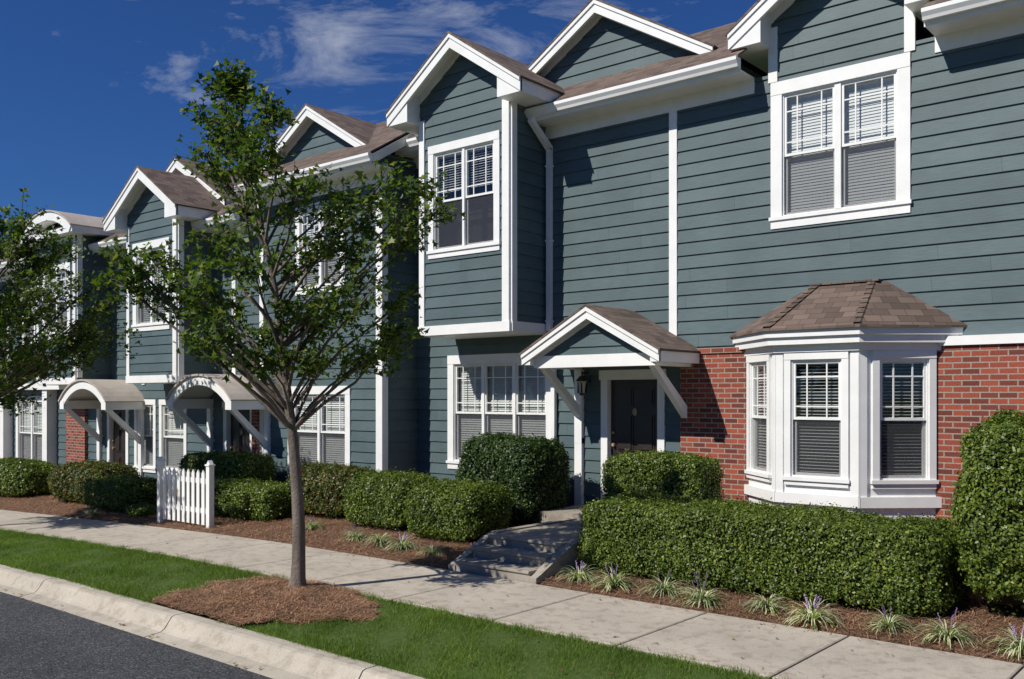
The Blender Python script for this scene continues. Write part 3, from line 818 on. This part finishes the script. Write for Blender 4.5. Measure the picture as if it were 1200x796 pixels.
for i, (x, y, s) in enumerate(spots):
    e = empty('liriope_plant'); e.location = (x, y, g(x)+bedprof(y)); e.rotation_euler[2] = i*1.3; e.scale = (s, s, s)
    for j in (0, 1):
        ob = bpy.data.objects.new(('blades', 'flower_spikes')[j], lm[(i % 5)*2+j]); COL.objects.link(ob); ob.parent = e

# ------------------------------------------------------------------ picket fence
B = Bld('picket_fence')
F = Fr(0, -3.8); T = B('pickets', 'trim'); x0, x1 = -16.3, -14.75; zb = g(-15.5)+.06
for i in range(9):
    x = x0+.13+i*(x1-x0-.26)/8; w = .045; h = 1.02
    prism(T, F, [(x-w, zb+.05), (x+w, zb+.05), (x+w, zb+h-.07), (x, zb+h), (x-w, zb+h-.07)], .0, .022)
R = B('rails', 'trim')
for z in (zb+.25, zb+.78): box(R, F, x0, x1, -.045, -.002, z, z+.09)
Q = B('posts', 'trim')
for x in (x0-.05, x1+.05):
    box(Q, F, x-.05, x+.05, -.06, .04, zb-.1, zb+1.1); box(Q, F, x-.065, x+.065, -.075, .055, zb+1.1, zb+1.13)
    prism(Q, F, [(x-.05, zb+1.13), (x+.05, zb+1.13), (x, zb+1.2)], -.05, .03)
B.finish()

# ------------------------------------------------------------------ wall lantern
B = Bld('wall_lantern'); K = B('lantern_body', 'metal'); G = B('lantern_panes', 'lamp_glass')
lx, ly, lz = -9.24, -.2, 2.36
F = Fr(lx, ly)
def frust(P, r0, r1, z0, z1, n=6):
    a = [(lx+r0*math.cos(2*math.pi*k/n), ly+r0*math.sin(2*math.pi*k/n), z0) for k in range(n)]
    b = [(lx+r1*math.cos(2*math.pi*k/n), ly+r1*math.sin(2*math.pi*k/n), z1) for k in range(n)]
    for k in range(n): P.face(a[k], a[(k+1) % n], b[(k+1) % n], b[k])
    P.face(*a[::-1]); P.face(*b)
frust(G, .06, .088, lz, lz+.2); frust(K, .03, .065, lz-.04, lz); frust(K, .125, .04, lz+.2, lz+.29); frust(K, .015, .02, lz+.29, lz+.36)
for k in range(6):
    a = 2*math.pi*k/6; c, s = math.cos(a), math.sin(a)
    box(K, Fr(lx+.074*c, ly+.074*s), -.009, .009, -.009, .009, lz, lz+.2)
box(K, F, -.012, .012, -.2, -.0, lz+.33, lz+.355); box(K, F, -.05, .05, -.205, -.18, lz+.15, lz+.4)
B.finish()

# ------------------------------------------------------------------ trees
def tube(P, pts, rad, seg=8):
    pts = [Vector(p) for p in pts]; rings = []
    for i, p in enumerate(pts):
        d = (pts[min(i+1, len(pts)-1)]-pts[max(i-1, 0)]).normalized()
        a = d.cross(Vector((0, 1, .1))).normalized(); b = d.cross(a)
        rings.append([p+(a*math.cos(2*math.pi*k/seg)+b*math.sin(2*math.pi*k/seg))*rad[i] for k in range(seg)])
    base = len(P.v)
    for r in rings: P.v += [tuple(q) for q in r]
    for i in range(len(pts)-1):
        for k in range(seg):
            k2 = (k+1) % seg
            P.f.append((base+i*seg+k, base+i*seg+k2, base+(i+1)*seg+k2, base+(i+1)*seg+k))
RV, FV = Vector((.765, .644, 0)), Vector((-.644, .765, 0))
def tree(name, base, H, lean, clumps, r0=.08, tw=8, lpt=22, lsize=.092, seed=3):
    rr = random.Random(seed); root = empty(name); T = Part('trunk', M['bark']); W = Part('branches', M['twig'])
    base = Vector(base); lean = Vector(lean)
    def trunk(h):
        t = h/H; c = max(0, t-.3)/.7
        return base+Vector((0, 0, h))+lean*(c**1.3)+Vector((.03*math.sin(h*2.1), .03*math.sin(h*1.7+1), 0))
    hs = [-.05, .03, .12, .3]+[.3+(H-.3)*k/14 for k in range(1, 15)]
    rad = [r0*1.6, r0*1.35, r0*1.12, r0]+[r0*max(.08, (1-k/14*.95)) for k in range(1, 15)]
    tube(T, [trunk(h) for h in hs], rad, 12)
    LP = []
    for (lat, dep, h, r) in clumps:
        c = base+RV*lat+FV*dep+Vector((0, 0, h)); dist = math.hypot(lat, dep)
        s = max(1.85, h-.75*dist-.35); s = min(s, H*.93, max(1.85, h-.15)); st = trunk(s)
        mid = st.lerp(c, .5)+Vector((rr.uniform(-.1, .1), rr.uniform(-.1, .1), -.02+rr.uniform(-.08, .12)))
        ctrl = [st, st.lerp(mid, .5)+Vector((0, 0, .04)), mid, mid.lerp(c, .5), c]
        L = (c-st).length; rb = min(r0*.42*(1-s/H*.6), .009+.010*L)
        tube(W if L < .9 else T, ctrl, [rb, rb*.85, rb*.65, rb*.45, rb*.25], 6)
        for k in range(tw):
            d = Vector((rr.gauss(0, 1), rr.gauss(0, 1), rr.gauss(.15, .7))).normalized()
            b0 = mid.lerp(c, rr.uniform(.2, 1)); e = c+d*r*rr.uniform(.5, 1.15); m = b0.lerp(e, .5)+Vector((0, 0, rr.uniform(-.03, .06)))
            tube(W, [b0, m, e], [.006, .0045, .002], 4)
            for q in range(lpt):
                t = rr.uniform(.1, 1.05)
                pp = (b0.lerp(m, t*2) if t < .5 else m.lerp(e, t*2-1))
                LP.append((pp.x+rr.gauss(0, .06), pp.y+rr.gauss(0, .06), pp.z+rr.gauss(-.02, .055)))
    T.build(root, smooth=True, uv=False); W.build(root, uv=False)
    LP = np.array(LP); n = len(LP); nn = rng.normal(0, .6, (n, 3))+np.array((-.05, -.2, .7)); L = lsize*rng.uniform(.6, 1.25, n)
    leaf_mesh('leaves', LP, nn, L, L*.95, 'treeleaf', root, LEAF, .25)
    return root
base_cl = [(-.86, 5.86, .25), (-.78, 6.02, .16), (-1.05, 5.55, .33), (-.63, 5.4, .36), (-.2, 5.5, .25), (-1.0, 5.1, .35), (-.47, 4.95, .42), (0, 4.95, .38), (.23, 4.6, .42), (-.37, 4.5, .45), (.64, 4.5, .38), (1.14, 4.6, .36), (1.6, 4.55, .25), (1.35, 4.2, .28), (.84, 4.0, .4), (.33, 4.0, .42), (-.8, 4.05, .4), (-.27, 3.75, .42), (-1.33, 3.75, .36), (-1.84, 3.85, .28), (-2.1, 3.65, .22), (-.98, 3.45, .35), (1.04, 3.45, .36), (.53, 3.35, .4), (0, 3.25, .35), (1.24, 3.05, .25), (.84, 2.85, .33), (-.58, 3.05, .33), (.23, 2.65, .28), (-.27, 2.7, .26), (-.88, 2.85, .22), (-1.5, 3.4, .25)]
rr = random.Random(5); cl = []
for (lat, h, r) in base_cl:
    w = max(.25, math.sqrt(max(0, 1-(lat/2.3)**2)))*min(1, (6.6-h)/2.2)
    cl.append((lat, rr.uniform(-1.2, -.05)*w, h, r)); cl.append((lat+rr.uniform(-.15, .15), rr.uniform(.0, 1.2)*w, h+rr.uniform(-.12, .12), r*.9))
tree('maple_tree', (-9.05, -6.2, .05), 5.9, RV*-.85, cl)
cl = []
rr = random.Random(11)
while len(cl) < 120:
    a, b, c = rr.uniform(-1, 1), rr.uniform(-1, 1), rr.uniform(-1, 1)
    q = a*a+b*b+c*c
    if q > 1 or q < .12: continue
    cl.append((a*3.0+.25, b*2.4, 4.2+c*2.1-.15*abs(a), rr.uniform(.32, .55)))
tree('maple_tree', (-19.35, -6.35, g(-19.3)), 6.3, (0, 0, 0), cl, r0=.1, lpt=24, lsize=.105, seed=9)

# distant trees across the street (seen in window reflections)
LP, LN = [], []
P = Part('tree_trunks', M['twig'])
for i in range(34):
    x = -75+i*4.2+random.uniform(-1.5, 1.5); y = -42+random.uniform(-5, 5); hh = random.uniform(6, 10)
    tube(P, [(x, y, -1), (x, y, hh*.6)], [.25, .12], 6)
    for b in range(7):
        c = np.array((x+random.uniform(-2, 2), y+random.uniform(-2, 2), hh*random.uniform(.35, .95))); r = random.uniform(1.2, 2.2)
        v = rng.normal(size=(160, 3)); v /= np.linalg.norm(v, axis=1, keepdims=True)
        LP.append(c+v*r*rng.uniform(.75, 1.05, (160, 1))); LN.append(v+rng.normal(0, .4, (160, 3)))
LP = np.concatenate(LP); LN = np.concatenate(LN); L = rng.uniform(.3, .6, len(LP))
root = empty('distant_trees'); P.build(root, uv=False); leaf_mesh('foliage', LP, LN, L, L*.8, 'far', root)

# ------------------------------------------------------------------ light, sky, camera
el, az = math.radians(44), math.radians(-20)
sv = Vector((math.sin(az)*math.cos(el), -math.cos(az)*math.cos(el), math.sin(el)))
sd = bpy.data.lights.new('sun', 'SUN'); sd.energy = 5.0; sd.angle = math.radians(.5); sd.color = (1, .955, .88)
so = bpy.data.objects.new('sun', sd); COL.objects.link(so); so.rotation_euler = (-sv).to_track_quat('-Z', 'Y').to_euler(); so.location = (0, -20, 20)
w = bpy.data.worlds.new('World'); scene.world = w; w.use_nodes = True; nt = w.node_tree
bg = nt.nodes['Background']; bg.inputs['Strength'].default_value = .08
sky = node(nt, 'ShaderNodeTexSky', sky_type='NISHITA'); sky.sun_disc = False; sky.sun_elevation = el; sky.sun_rotation = math.atan2(sv.x, sv.y)
sky.air_density = 1.0; sky.dust_density = .2; sky.ozone_density = 4.0
tint = mixc(nt, sky.outputs[0], (.24, .46, .84), 1.0, 'MULTIPLY')
tc = node(nt, 'ShaderNodeTexCoord')
mp = node(nt, 'ShaderNodeMapping'); mp.inputs['Scale'].default_value = (1.6, 1.6, 5.5); mp.inputs['Rotation'].default_value = (.35, .25, .6)
nt.links.new(tc.outputs['Generated'], mp.inputs['Vector'])
nz = node(nt, 'ShaderNodeTexNoise', i_Scale=2.6, i_Detail=10, i_Roughness=.66, i_Distortion=.8); nt.links.new(mp.outputs[0], nz.inputs['Vector'])
dp = node(nt, 'ShaderNodeVectorMath', operation='DOT_PRODUCT'); nt.links.new(tc.outputs['Generated'], dp.inputs[0]); dp.inputs[1].default_value = (-.659, .652, .374)
mr = node(nt, 'ShaderNodeMapRange', interpolation_type='SMOOTHSTEP'); nt.links.new(dp.outputs['Value'], mr.inputs[0]); mr.inputs[1].default_value = .96; mr.inputs[2].default_value = .998; mr.inputs[3].default_value = 0; mr.inputs[4].default_value = .10
sm = math_(nt, 'ADD', nz.outputs['Fac'], mr.outputs[0])
cr = ramp(nt, [(.595, (0, 0, 0)), (.90, (.7, .7, .7))]); nt.links.new(sm, cr.inputs[0])
c = mixc(nt, tint, (7.9, 8.3, 9.0), cr.outputs[0]); nt.links.new(c, bg.inputs['Color'])
cd = bpy.data.cameras.new('camera'); cd.sensor_width = 36; cd.lens = 33.0; cd.shift_y = 67/1200; cd.clip_end = 4000
co = bpy.data.objects.new('camera', cd); COL.objects.link(co); co.location = (0, -13, 2.3); co.rotation_euler = (math.radians(90), 0, math.radians(40.1))
scene.camera = co
scene.view_settings.view_transform = 'Standard'; scene.view_settings.look = 'None'; scene.view_settings.exposure = 0
print('DONE', sum(len(o.data.polygons) for o in bpy.data.objects if o.type == 'MESH'))
